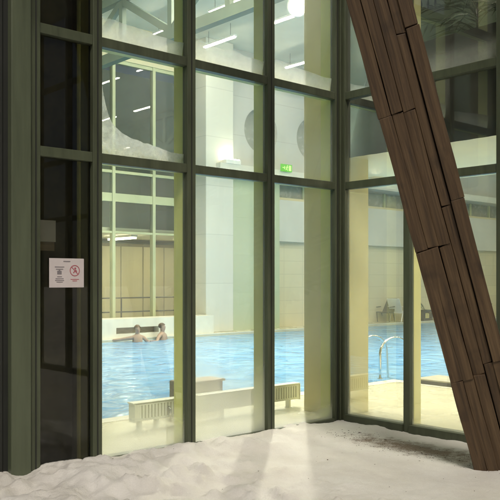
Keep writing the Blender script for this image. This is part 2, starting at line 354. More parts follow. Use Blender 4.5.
# World axes: X runs along the left glass wall (+X to the corner and beyond), Y runs into the hall.
# The re-entrant corner of the building is the origin; the terrace is X<0, Y<0.
# ------------------------------------------------------------------ ground
def coords(stops):
    out = []
    for a, b, st in stops:
        n = max(1, round((b-a)/st))
        out += [a+(b-a)*i/n for i in range(n)]
    return out + [stops[-1][1]]
xs = coords([(-160,-20,20),(-20,-8,1.5),(-8,-5.4,0.2),(-5.4,0.02,0.03)])
ys = coords([(-160,-20,20),(-20,-7,1.5),(-7,-3.6,0.12),(-3.6,0.02,0.03)])
def fbm(x, y, s, o=4, off=0): return noise.fractal(Vector((x*s+off, y*s-off, off*0.37)), 1.0, 2.0, o)
def sm(a, b, x):
    t = max(0, min(1, (x-a)/(b-a))); return t*t*(3-2*t)
def snow_z(x, y):
    z = 0.012*fbm(x, y, 0.7, 3, 2.2)
    # ploughed ridge along the left glass, lumpy, fading towards the corner
    w = math.exp(-((y+0.42+0.12*fbm(x, 0, 0.9, 2, 7))/0.36)**2) * (0.25 + 0.75*sm(-0.4, -2.3, x))
    z += w*(0.07 + 0.11*max(-0.5, fbm(x, y, 2.6, 5, 5.0)) + 0.05*max(0, fbm(x, y, 7, 4, 21)))
    w2 = sm(-2.2, -3.3, x)*math.exp(-((y+0.95)/0.55)**2)
    z += w2*(0.06 + 0.12*fbm(x, y, 2.4, 5, 9.0))
    z += 0.02*sm(-0.3, 0.0, y)*(1+fbm(x, y, 3, 3, 1))*sm(-0.1,-0.8,x)
    # lumps kicked up near the viewer on the left
    w3 = sm(-1.7, -2.8, x)*sm(-0.4, -1.3, y)
    cl = fbm(x, y, 3.4, 5, 3.0)
    z += w3*(0.085*max(0, cl) + 0.075*max(0, fbm(x, y, 6, 4, 13)))
    # shallow grooves shaped into the snow along the mullion shadow bands
    for (x0, y0, x1, y1, hw) in ((-0.15,-0.25,-3.2,-1.55,0.17), (-0.35,-1.0,-3.9,-1.5,0.14)):
        dx, dy = x1-x0, y1-y0; l = math.hypot(dx, dy)
        t = ((x-x0)*dx+(y-y0)*dy)/l; s = abs((x-x0)*dy-(y-y0)*dx)/l
        if 0 < t < l:
            e = sm(0, 0.4, t)*sm(l, l-0.5, t)
            z -= e*0.008*(1-sm(hw*0.5, hw*1.15, s)); z += e*0.004*math.exp(-((s-hw*1.3)/0.07)**2)
    z += 0.006*fbm(x, y, 9, 4, 4)
    # scuffed strip by the right-hand glass
    z += 0.014*max(0, fbm(x, y, 6, 4, 8))*sm(-1.1, -0.5, x)*sm(-3.2, -2.0, y)
    # dip and footing at the timber column
    return z
bm = bmesh.new()
grid = [[bm.verts.new((x, y, snow_z(x, y))) for x in xs] for y in ys]
for j in range(len(ys)-1):
    for i in range(len(xs)-1):
        bm.faces.new((grid[j][i], grid[j][i+1], grid[j+1][i+1], grid[j+1][i]))
struct(obj('snow', bm, M['snow'], smooth=True))
bm = bmesh.new(); box(bm, -160, 160, -160, 160, -0.75, -0.55)
struct(obj('ground', bm, M['snow']))

bm = bmesh.new(); rg = random.Random(5)
for k in range(700):
    if k < 640:
        t_ = rg.random(); x = -0.62 + rg.gauss(0, 0.13) - 0.1*math.sin(t_*3); y = -0.55 - 2.0*t_ + rg.gauss(0, 0.1)
    else: x = rg.uniform(-3.6, -0.1); y = rg.uniform(-3.2, -0.3)
    if x > -0.06 or y > -0.06: continue
    r0 = rg.uniform(0.0012, 0.0038) * (2 if rg.random() < 0.06 else 1)
    mtx = Matrix.Translation((x, y, snow_z(x, y)+r0*0.25)) @ Matrix.Rotation(rg.uniform(0, 6.28), 4, 'Z') @ Matrix.Diagonal((r0*rg.uniform(1, 2.6), r0, r0*0.6, 1))
    bmesh.ops.create_icosphere(bm, subdivisions=1, radius=1.0, matrix=mtx)
gt = obj('grit', bm, M['grit']); gt['kind'] = 'stuff'; gt['label'] = 'brown grit and bark crumbs scattered over the trodden snow'
# ------------------------------------------------------------------ pool hall shell
X0, X1, Y0, YF, H = -6.5, 27.0, -9.0, 13.5, 9.0
EX, EY, FY = 3.36, 1.84, 12.2          # pool edges
bm = bmesh.new()
box(bm, X0, EX, 0.06, EY, -0.5, 0); box(bm, 0.06, EX, Y0, 0.06, -0.5, 0)
box(bm, X0, X1, FY, 19, -0.5, 0); box(bm, 24.5, X1, Y0, FY, -0.5, 0)
struct(obj('floor', bm, M['floor']))
bm = bmesh.new()
cw = 0.22
box(bm, X0, EX-cw, EY-cw, EY+0.01, -0.02, 0.006); box(bm, EX-cw, EX+0.01, Y0, EY+0.01, -0.02, 0.006)
box(bm, X0, 24.5, FY-0.01, FY+0.06, -0.02, 0.006)
struct(obj('pool_coping', bm, M['coping']))
bm = bmesh.new()
box(bm, X0, EX-0.02, EY-0.02, FY+0.02, -0.45, -0.07); box(bm, EX-0.02, 24.52, Y0, FY+0.02, -0.45, -0.07)
struct(obj('water', bm, M['water']))
bm = bmesh.new(); box(bm, X0-0.3, X1+0.3, 0.25, YF+0.1, H, H+0.3); box(bm, 0.25, X1+0.3, Y0-0.3, 0.25, H, H+0.3)
struct(obj('ceiling', bm, M['ceil']))
w = boxo('end_wall', M['gallerydark'], None, X0-0.25, X0, 0.03, YF, -0.5, H); tag(w, 'dim grey green end wall of the pool hall behind the dark door panel', 'wall')
w = boxo('end_wall', M['tile'], None, X1, X1+0.25, Y0, YF, -0.5, H); tag(w, 'cream tiled end wall of the pool hall at the far side of the pool, right of the gallery', 'wall')
w = boxo('side_wall', M['tile'], None, 0.06, X1, Y0-0.25, Y0, -0.5, H); tag(w, 'cream tiled side wall closing the pool hall beyond the right-hand glass', 'wall')

# ------------------------------------------------------------------ glass wall, left
gw = thing('glass_wall', 'long green framed glass wall on the left with frosted upper panes and a dark door panel', 'glass wall')
Z1, Z2, Z3, ZT = 2.665, 3.68, 5.02, 6.2
F0, F1 = -0.045, 0.035                    # frame depth in y
mull = [(-3.195, 0.046), (-2.168, 0.05), (-1.12, 0.05), (-0.09, 0.035)]
def mullion(x, hw, fin=True, cls=M['frame'], fy=0.19):
    o = boxo('mullion', cls, gw, x-hw, x+hw, F0, F1, -0.1, ZT, bevel=0.006)
    bm = bmesh.new(); box(bm, x-0.006, x+0.006, F0-0.004, F0+0.001, -0.1, ZT); obj('gasket', bm, M['groove'], o)
    if fin:
        bm = bmesh.new(); box(bm, x-hw*0.72, x+hw*0.72, F1, fy, -0.1, ZT); obj('inner_fin', bm, M['fin'], o)
for x, hw in mull: mullion(x, hw)
mullion(-3.775, 0.042, fin=False)
mullion(-5.2, 0.05)
# wide steel pilaster and the glass left of it
p = boxo('pilaster', M['pil'], gw, -4.005, -3.835, -0.085, 0.16, -0.1, ZT, bevel=0.006)
bm = bmesh.new(); box(bm, -3.835, -3.815, -0.02, 0.1, -0.1, ZT); obj('gap_strip', bm, M['groove'], p)
bm = bmesh.new(); box(bm, -4.06, -4.005, -0.02, 0.1, -0.1, ZT); obj('gap_strip', bm, M['groove'], p)
boxo('mullion', M['groove'], gw, -4.125, -4.06, F0, F1, -0.1, ZT, bevel=0.006)
spans = [(-6.5, -5.25), (-5.15, -4.125), (-3.733, -3.241), (-3.149, -2.218), (-2.118, -1.17), (-1.07, -0.125)]
for i, (a, b) in enumerate(spans):
    for zc in (Z1, Z2, Z3):
        hh = 0.042 if zc != Z3 else 0.05
        t = boxo('transom', M['frame'], gw, a, b, F0+0.006, F1-0.003, zc-hh, zc+hh, bevel=0.004)
        if i > 2:
            bm = bmesh.new(); box(bm, a+0.001, b-0.001, F1-0.003, 0.12, zc-hh*0.8, zc+hh*0.8); obj('inner_rail', bm, M['fin'], t)
    boxo('sill', M['frame'], gw, a, b, F0+0.006, 0.1, -0.12, 0.035, bevel=0.004)
    rows = [(0.035, Z1-0.042), (Z1+0.042, Z2-0.042), (Z2+0.042, Z3-0.05), (Z3+0.05, ZT)]
    for r, (z0, z1) in enumerate(rows):
        if i <= 2: mt = M['glass_dark']
        elif r == 0: mt = (M['glass_fog1'], M['glass_fog2'], M['glass_fog3'])[i-3]
        elif r == 1: mt = (M['glass_plain'], M['glass_hazy'], M['glass_hazy'])[i-3]
        else: mt = (M['glass_plain'], M['glass_hazy'], M['glass_hazy'])[i-3]
        bm = bmesh.new()
        v = [bm.verts.new(q) for q in ((a, 0.004, z0), (b, 0.004, z0), (b, 0.004, z1), (a, 0.004, z1))]
        bm.faces.new(v)
        pn = obj('pane', bm, mt, gw)
        if i == 2 and r == 0: pn['label'] = 'tall dark tinted pane'
        if i == 3 and r == 1:   # blown snow heaped against the pane, swept up on the left
            bm = bmesh.new(); n = 44; top = []; botm = []
            for k in range(n+1):
                f = k/n; x = a+0.004+(b-a-0.008)*f
                h = 0.12 + 0.60*math.exp(-f/0.075) + 0.10*math.exp(-f/0.3) + 0.02*fbm(x, 0, 5, 4, 3) + 0.03*math.sin(f*5)
                if f < 0.03: h *= 1.0
                top.append((x, h)); botm.append(x)
            for (ya, yb) in ((0.012, 0.075),):
                fr = [[bm.verts.new((x, ya, z0+h*q)) for q in (0, .25, .5, .75, 1)] for x, h in top]
                bk = [[bm.verts.new((x, ya+(yb-ya)*(1-q), z0+h*q)) for q in (0, .25, .5, .75, 1)] for x, h in top]
                for A in (fr, bk):
                    for k in range(n):
                        for q in range(4): bm.faces.new((A[k][q], A[k+1][q], A[k+1][q+1], A[k][q+1]))
            obj('frost', bm, M['frost_drift'], pn, smooth=True)
        if i >= 3 and r == 2:
            bm = bmesh.new(); n = 24; A = []
            for k in range(n+1):
                f = k/n; x = a+0.003+(b-a-0.006)*f
                h = (0.22 - 0.07*f) + 0.03*fbm(x, 0, 3, 3, 4+i)
                A.append([bm.verts.new((x, 0.012+0.03*(1-q), z0+h*q)) for q in (0, .3, .6, 1)])
            for k in range(n):
                for q in range(3): bm.faces.new((A[k][q], A[k+1][q], A[k+1][q+1], A[k][q+1]))
            obj('frost', bm, M['frost_top'], pn, smooth=True)
boxo('cladding', M['pil'], gw, -6.5, -0.035, -0.03, 0.2, ZT, H+0.6)
# interior lining behind the dark door panel: a shallow dark lobby
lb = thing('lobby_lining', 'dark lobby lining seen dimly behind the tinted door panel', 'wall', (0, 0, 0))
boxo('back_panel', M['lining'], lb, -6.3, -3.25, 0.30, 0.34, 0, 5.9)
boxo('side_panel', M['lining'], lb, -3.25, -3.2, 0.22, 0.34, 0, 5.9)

# corner post
cp = thing('corner_post', 'dark green steel post where the two glass walls meet', 'post')
boxo('core', M['frame'], cp, -0.055, 0.035, -0.05, 0.04, -0.1, H+0.6, bevel=0.005)
boxo('inner_core', M['groove'], cp, 0.0, 0.09, 0.0, 0.09, -0.1, H)
boxo('cover_strip', M['frame'], cp, -0.075, -0.055, -0.075, -0.05, -0.1, H, bevel=0.004)

# ------------------------------------------------------------------ glass wall, right
gr = thing('glass_wall', 'green framed glass wall on the right behind the leaning timber column, black curtain in its upper panes', 'glass wall')
ym = [(-0.085, 0.03), (-0.965, 0.04), (-2.055, 0.045), (-3.1, 0.045), (-4.15, 0.045), (-5.2, 0.045), (-6.25, 0.045), (-7.3, 0.045)]
for k, (y, hw) in enumerate(ym):
    o = boxo('mullion', M['frame'], gr, F0, F1, y-hw, y+hw, -0.1, ZT, bevel=0.006)
    if k == 0: continue
    bm = bmesh.new(); box(bm, F1, 0.17, y-hw*0.72, y+hw*0.72, -0.1, ZT); obj('inner_fin', bm, M['fincream'], o)
sp = [(-0.925, -0.115)] + [(ym[k+1][0]+ym[k+1][1], ym[k][0]-ym[k][1]) for k in range(1, len(ym)-1)]
for k, (a, b) in enumerate(sp):
    for zc in (Z1, Z2, Z3):
        boxo('transom', M['frame'], gr, F0+0.006, F1, a, b, zc-0.042, zc+0.042, bevel=0.004)
    boxo('sill', M['frame'], gr, F0-0.02, 0.1, a, b, -0.1, 0.085, bevel=0.004)
    rows = [(0.085, Z1-0.042), (Z1+0.042, Z2-0.042), (Z2+0.042, Z3-0.05), (Z3+0.05, ZT)]
    for r, (z0, z1) in enumerate(rows):
        bm = bmesh.new()
        v = [bm.verts.new(q) for q in ((0.004, a, z0), (0.004, b, z0), (0.004, b, z1), (0.004, a, z1))]
        bm.faces.new(v)
        pn = obj('pane', bm, M['glass_plain'] if r else M['glass_fog3'], gr)
        if r == 2 and k < 4:
            bm = bmesh.new(); n = 20; A = []
            for q in range(n+1):
                y = a+0.003+(b-a-0.006)*q/n; h = 0.36+0.05*fbm(y, 0, 3, 3, 4+k)
                A.append([bm.verts.new((0.012+0.03*(1-s), y, z0+h*s)) for s in (0, .3, .6, 1)])
            for q in range(n):
                for s in range(3): bm.faces.new((A[q][s], A[q+1][s], A[q+1][s+1], A[q][s+1]))
            obj('frost', bm, M['frost_top'], pn, smooth=True)
boxo('cladding', M['pil'], gr, -0.03, 0.2, -9.25, -0.06, ZT, H+0.6)

# notice on the dark panel
nt_ = thing('notice', 'white landscape paper notice with a red prohibition sign taped on the dark panel', 'notice', (-3.475, -0.008, 1.66)); nt_.scale = (1.1, 1, 1.1)
boxo('sheet', M['paper'], nt_, -0.148, 0.148, -0.004, 0.0, -0.112, 0.112)
bm = bmesh.new()
box(bm, -0.03, 0.03, -0.0055, -0.0042, 0.085, 0.092)
for z, w_ in ((0.045, 0.04), (-0.045, 0.034), (-0.058, 0.038), (-0.071, 0.026), (0.028, 0.03), (-0.03, 0.02)):
    box(bm, -0.062-w_, -0.062+w_, -0.0055, -0.0042, z-0.003, z+0.003)
box(bm, -0.082, -0.045, -0.0055, -0.0042, -0.012, 0.016); box(bm, -0.07, -0.056, -0.0055, -0.0042, 0.016, 0.022)
obj('printed_text', bm, M['ink'], nt_)
bm = bmesh.new()
def ring(bm, cx, cz, r0, r1, y0, y1, n=40):
    rg = [[bm.verts.new((cx+r*math.cos(2*PI*k/n), y, cz+r*math.sin(2*PI*k/n))) for k in range(n)] for r, y in ((r1, y0), (r0, y0), (r0, y1), (r1, y1))]
    for q in range(4):
        A, B = rg[q], rg[(q+1) % 4]
        for k in range(n): bm.faces.new((A[k], A[(k+1)%n], B[(k+1)%n], B[k]))
ring(bm, 0.068, 0.018, 0.037, 0.043, -0.0058, -0.0042)
bar(bm, (0.039, -0.005, 0.047), (0.097, -0.005, -0.011), 0.0012, 0.006)
bar(bm, (0.055, -0.0049, 0.0), (0.078, -0.0049, 0.022), 0.0012, 0.008)
bar(bm, (0.078, -0.0049, 0.022), (0.086, -0.0049, 0.008), 0.0012, 0.006)
ring(bm, 0.072, 0.035, 0.0, 0.008, -0.0056, -0.0043, 14)
box(bm, 0.032, 0.104, -0.0055, -0.0042, -0.052, -0.047); box(bm, 0.048, 0.088, -0.0055, -0.0042, -0.064, -0.059)
obj('prohibition_sign', bm, M['inkred'], nt_)
# pale rectangle with a brown strip below, set behind the dark glass
ps = thing('pale_rectangle', 'pale blank rectangle above a brown strip behind the dark glass, above the notice', 'paper', (-3.66, 0.014, 1.90))
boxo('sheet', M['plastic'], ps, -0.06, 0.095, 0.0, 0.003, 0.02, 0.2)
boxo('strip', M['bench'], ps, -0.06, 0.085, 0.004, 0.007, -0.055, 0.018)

# ------------------------------------------------------------------ leaning timber column
B = Vector((-0.66, -2.46, -0.02)); d = Vector((-1.21, 0.37, 3.8)).normalized()
r_ = Vector((0.745, -0.667, 0)); xa = (r_ - r_.dot(d)*d).normalized(); ya = d.cross(xa)
rot = Matrix((xa, ya, d)).transposed().to_4x4()
tc_ = thing('timber_column', 'massive dark brown leaning column bundled from staggered timber planks, standing in the snow', 'column')
tc_.matrix_world = Matrix.Translation(B) @ rot @ Matrix.Rotation(math.radians(-11), 4, 'Z') @ Matrix.Diagonal((0.95, 0.95, 1, 1))
LT = 7.2
planks = [  # x0, x1, y front, y back, joints along the axis
    (-0.257, -0.150, -0.150, 0.15, (0.03, 0.90, 2.03, 3.14, 4.3, 5.6, LT)),
    (-0.1495, -0.056, -0.156, 0.15, (0.03, 0.895, 2.035, 3.145, 4.3, 5.6, LT)),
    (-0.054,  0.048, -0.118, 0.15, (0.0, 0.90, 2.03, 3.14, 4.3, 5.6, LT)),
    ( 0.051,  0.130, -0.088, 0.14, (0.0, 0.98, 2.33, 3.72, 5.0, LT)),
    ( 0.133,  0.245, -0.108, 0.12, (0.0, 0.98, 2.36, 3.75, 5.0, LT))]
for pi, (x0, x1, y0, y1, js) in enumerate(planks):
    for k in range(len(js)-1):
        jx, jy = random.uniform(-0.006, 0.006), random.uniform(-0.012, 0.012)
        bm = bmesh.new()
        za, zb = js[k]+0.0015, js[k+1]-0.0015
        box(bm, x0+jx, x1+jx, y0+jy, y1, za, zb, bevel=0.005)
        # rough-sawn: subdivide lengthwise and wander a little
        bmesh.ops.subdivide_edges(bm, edges=[e for e in bm.edges if abs(e.verts[0].co.z-e.verts[1].co.z) > 0.3], cuts=24, use_grid_fill=True)
        for v in bm.verts:
            v.co.x += 0.0055*noise.noise(Vector((v.co.z*2.3, pi*3.1+k, v.co.x*3)))
            v.co.y += 0.0075*noise.noise(Vector((v.co.z*2.0, pi*5.7+k, v.co.x*8+9)))
            if v.co.z > zb-0.02 or v.co.z < za+0.02: v.co.z += 0.014*noise.noise(Vector((v.co.x*30, k*3.3+pi, 1.5)))
        o = obj('plank', bm, M['wood'], tc_)
bm = bmesh.new(); box(bm, -0.215, 0.215, -0.055, 0.11, 0.0, LT-0.05); obj('core_beam', bm, M['woodcore'], tc_)
bm = bmesh.new(); box(bm, -0.15, 0.2, -0.06, 0.1, -0.15, 0.02); obj('steel_shoe', bm, M['black'], tc_)

# ------------------------------------------------------------------ interior, near
ic = boxo('concrete_column', M['column'], None, 0.15, 0.69, 0.15, 0.72, 0, H, bevel=0.008); tag(ic, 'tall olive cream square column just inside the glass corner', 'column')
# low convector along the left glass
rd = thing('radiator', 'long low ribbed cream radiator standing on feet inside the left glass', 'radiator', (-2.13, 0.96, 0))
rl = 2.46
boxo('body', M['rad'], rd, 0.0, rl, 0.015, 0.115, 0.10, 0.285, bevel=0.006)
boxo('top_grille', M['rad'], rd, -0.03, rl+0.005, 0.006, 0.125, 0.288, 0.302, bevel=0.004)
bm = bmesh.new()
k = 0.05
while k < rl-0.05:
    box(bm, k, k+0.022, 0.009, 0.0155, 0.125, 0.27); k += 0.042
obj('ribs', bm, M['rad'], rd)
bm = bmesh.new()
k = 0.074
while k < rl-0.05:
    box(bm, k, k+0.014, 0.0125, 0.0165, 0.128, 0.267); k += 0.042
obj('slots', bm, M['slot'], rd)
boxo('end_cap', M['rad'], rd, -0.012, -0.001, 0.005, 0.125, 0.09, 0.287, bevel=0.003)
boxo('end_cap', M['rad'], rd, rl+0.001, rl+0.012, 0.005, 0.125, 0.09, 0.287, bevel=0.003)
for x in (0.08, 0.30, 1.22, 1.95, rl-0.15):
    bm = bmesh.new(); box(bm, x-0.012, x+0.012, 0.03, 0.10, 0, 0.10); box(bm, x-0.02, x+0.02, 0.02, 0.11, 0, 0.006); obj('leg', bm, M['rad'], rd)
for x in (0.42, 1.95):
    bm = bmesh.new(); tube(bm, [(x, 0.0, 0.22), (x, -0.03, 0.2), (x, -0.03, 0.06)], 0.014, 8); obj('valve', bm, M['chrome'], rd, smooth=True)

bn = thing('bench', 'short boxy brown bench standing behind the long radiator', 'bench', (-1.12, 1.44, -0.02))
boxo('seat', M['bench'], bn, 0.0, 0.62, 0, 0.3, 0.375, 0.405, bevel=0.005)
boxo('end_panel', M['bench'], bn, 0.0, 0.52, -0.012, -0.001, 0.02, 0.40, bevel=0.003)
boxo('end_panel', M['bench'], bn, -0.012, -0.001, -0.012, 0.3, 0.02, 0.40, bevel=0.003)
for x, y in ((0.57, 0.02), (0.57, 0.26), (0.02, 0.26)):
    boxo('leg', M['black'], bn, x-0.02, x+0.02, y-0.002, y+0.038, 0, 0.375)

# ------------------------------------------------------------------ gallery behind the right-hand glass
bm = bmesh.new()
pts = [(0.32, Y0), (0.32, 0.55), (3.0, 2.85), (3.0, Y0)]
lo = [bm.verts.new((x, y, 3.06)) for x, y in pts]; hi = [bm.verts.new((x, y, 3.24)) for x, y in pts]
bm.faces.new(lo[::-1]); bm.faces.new(hi)
for k in range(4): bm.faces.new((lo[k], lo[(k+1)%4], hi[(k+1)%4], hi[k]))
gal = obj('gallery_floor', bm, M['cream']); tag(gal, 'cream underside of the gallery floor above the right-hand glass bays', 'gallery')
bm = bmesh.new()
def slab(bm, p, q, th, z0, z1):
    p, q = Vector((*p, 0)), Vector((*q, 0)); n = (q-p).normalized().cross(Vector((0, 0, 1)))*th
    lo = [bm.verts.new(v+Vector((0, 0, z0))) for v in (p, q, q+n, p+n)]; hi = [bm.verts.new(v+Vector((0, 0, z1))) for v in (p, q, q+n, p+n)]
    bm.faces.new(lo[::-1]); bm.faces.new(hi)
    for k in range(4): bm.faces.new((lo[k], lo[(k+1)%4], hi[(k+1)%4], hi[k]))
slab(bm, (3.0, Y0), (3.0, 2.85), 0.12, 3.24, H); slab(bm, (0.78, 0.95), (3.0, 2.85), -0.1, 3.24, H)  # the diagonal end wall is added to keep hall light out of the gallery
gw2 = obj('gallery_wall', bm, M['gallerydark']); tag(gw2, 'dim grey green gallery wall behind the palm in the top right pane, with an added end wall against hall light', 'wall')
# black curtain
bm = bmesh.new(); n = 700; A = []
for k in range(n+1):
    y = 0.09 - 8.9*k/n
    x = 0.24 + 0.005*math.sin(y*29+1.5*math.sin(y*3.1)) + 0.002*math.sin(y*11)
    zb = 3.03
    A.append([bm.verts.new((x+o, y, z)) for o, z in ((0, zb), (0.003, 3.6), (0, 4.15))])
for k in range(n):
    for q in range(2): bm.faces.new((A[k][q], A[k+1][q], A[k+1][q+1], A[k][q+1]))
cu = obj('curtain', bm, M['curtain'], smooth=True); tag(cu, 'black pleated curtain across the upper panes of the right-hand glass wall', 'curtain')
so = cu.modifiers.new('thickness', 'SOLIDIFY'); so.thickness = 0.006

def palm(name, label, loc, h, nf, ln, seed, potr=0.2, poth=0.35, group=None):
    rnd = random.Random(seed)
    t = thing(name, label, 'plant', loc, 0, group)
    bm = bmesh.new(); lathe(bm, [(potr*0.72, 0), (potr, poth*0.9), (potr*1.06, poth*0.9), (potr*1.06, poth), (potr*0.9, poth), (potr*0.88, poth*0.9)]); obj('pot', bm, M['pot'], t, smooth=False)
    bm = bmesh.new(); tube(bm, [(0, 0, poth*0.85), (0.02, 0.01, h*0.5), (0, 0, h)], [0.03, 0.022, 0.016], 7); obj('stem', bm, M['pot'], t, smooth=True)
    bm = bmesh.new()
    for k in range(nf):
        an = 2*PI*k/nf + rnd.uniform(-0.25, 0.25); el = rnd.uniform(0.2, 1.2); l = ln*rnd.uniform(0.75, 1.1)
        pr = None; base = Vector((0, 0, h*rnd.uniform(0.8, 1.0)))
        rib = []
        p = base.copy(); e = el
        for s in range(13):
            rib.append(p.copy()); p = p + Vector((math.cos(an)*math.cos(e), math.sin(an)*math.cos(e), math.sin(e)))*l/12; e -= 0.14
        tube(bm, rib, [0.008-0.0005*q for q in range(13)], 5)
        side = Vector((-math.sin(an), math.cos(an), 0))
        for s in range(2, 13):
            dr = (rib[s]-rib[s-1]).normalized()
            for sg in (-1, 1):
                ll = l*0.34*math.sin(PI*(s+1)/15)*rnd.uniform(0.8, 1.15)
                tip = rib[s] + (side*sg*0.8 + dr*0.55 + Vector((0, 0, -0.30*rnd.random())))*ll
                mid = rib[s]*0.5+tip*0.5 + Vector((0, 0, 0.03*ll))
                wv = dr*0.018
                a, b, c, d2, e2 = (bm.verts.new(q) for q in (rib[s], mid-wv, tip, mid+wv, rib[s]+dr*0.004))
                bm.faces.new((a, b, c, d2))
    obj('fronds', bm, M['leaf'], t)
    return t
palm('potted_palm', 'tall drooping palm in the gallery behind the top right pane', (1.25, -1.0, 3.24), 1.55, 17, 1.25, 3)

# ------------------------------------------------------------------ pool furniture
hr = thing('pool_ladder', 'two curved polished steel handrails of a pool ladder at the near pool edge', 'handrail', (3.2, 2.02, 0))
for oy in (0.0, 0.46):
    pts = [(0.04, oy, 0.0), (0.04, oy, 0.42)]
    for k in range(11):
        t = PI*0.98*k/10
        pts.append((0.38-0.34*math.cos(t)+0.06*k/10, oy, 0.42+0.235*math.sin(t)))
    pts += [(0.80, oy, 0.28), (0.82, oy, 0.0), (0.82, oy, -0.3)]
    bm = bmesh.new(); tube(bm, pts, 0.021, 12); r1 = obj('rail', bm, M['chrome'], hr, smooth=True)
    bm = bmesh.new(); lathe(bm, [(0.045, 0.007), (0.045, 0.018), (0.025, 0.022)], 16, (0.04, oy, 0)); obj('flange', bm, M['chrome'], r1)
pf = thing('pool_platform', 'low flat dark edged platform at the near pool edge beside the timber column', 'platform', (3.26, 0.2, 0.006))
boxo('top', M['board'], pf, 0.0, 0.62, 0, 1.16, 0.055, 0.075, bevel=0.004)
boxo('base', M['black'], pf, 0.015, 0.6, 0.015, 1.145, 0, 0.055)

def deck_chair(loc, rz, label, mat, fm):
    t = thing('deck_chair', label, 'chair', loc, rz, 'deck chairs by the far pool edge')
    bm = bmesh.new(); bar(bm, (-0.02, 0, 0.33), (0.52, 0, 0.38), 0.5, 0.03); obj('seat', bm, mat, t)
    bm = bmesh.new(); bar(bm, (0.0, 0, 0.34), (-0.34, 0, 0.88), 0.5, 0.03); obj('backrest', bm, mat, t)
    for s in (-1, 1):
        for (p, q) in (((0.48, s*0.24, 0.37), (0.40, s*0.24, 0)), ((0.05, s*0.24, 0.34), (-0.12, s*0.24, 0))):
            bm = bmesh.new(); tube(bm, [p, q], 0.018, 8); obj('leg', bm, fm, t)
        bm = bmesh.new(); bar(bm, (-0.15, s*0.27, 0.58), (0.42, s*0.27, 0.56), 0.05, 0.025); obj('armrest', bm, fm, t)
    return t
deck_chair((17.6, 12.75, 0.006), math.radians(15), 'white reclined deck chair by the far pool edge', M['plastic'], M['plastic'])
deck_chair((17.5, 13.0-0.05, 0.006), math.radians(-165), 'dark deck chair behind the white one at the far pool edge', M['darkgrey'], M['darkgrey']).location = (17.35, 12.98, 0.006)
deck_chair((23.6, 12.8, 0.006), math.radians(-120), 'dark deck chair at the far pool edge next to the right frame edge', M['black'], M['black'])
bk = thing('towel_crate', 'black open crate holding a yellow towel under the flowering plant by the far pool edge', 'crate', (19.1, 12.55, 0.0))
bm = bmesh.new(); 
box(bm, -0.3, 0.3, -0.2, 0.2, 0.0, 0.04); box(bm, -0.3, 0.3, -0.2, -0.17, 0.04, 0.10); box(bm, -0.3, 0.3, -0.2, -0.17, 0.34, 0.42)
box(bm, -0.3, -0.2, -0.2, -0.17, 0.10, 0.34); box(bm, 0.2, 0.3, -0.2, -0.17, 0.10, 0.34)
box(bm, -0.3, -0.27, -0.17, 0.2, 0.04, 0.42); box(bm, 0.27, 0.3, -0.17, 0.2, 0.04, 0.42); box(bm, -0.27, 0.27, 0.17, 0.2, 0.04, 0.42)
obj('basket', bm, M['black'], bk)
boxo('towel', M['yellow'], bk, -0.16, 0.16, -0.15, 0.12, 0.05, 0.30, bevel=0.05)
fp = palm('flowering_plant', 'dark leafy plant with a white flower behind the black crate', (19.0, 12.95, 0.0), 0.75, 11, 0.5, 9, 0.16, 0.4)
bm = bmesh.new()
for k in range(6):
    an = 2*PI*k/6; c = Vector((-0.12, -0.1, 1.0)); q = [c, c+Vector((0.09*math.cos(an-0.4), 0.03, 0.09*math.sin(an-0.4))), c+Vector((0.17*math.cos(an), 0.0, 0.17*math.sin(an))), c+Vector((0.09*math.cos(an+0.4), 0.03, 0.09*math.sin(an+0.4)))]
    bm.faces.new([bm.verts.new(v) for v in q])
obj('flower', bm, M['petal'], fp)

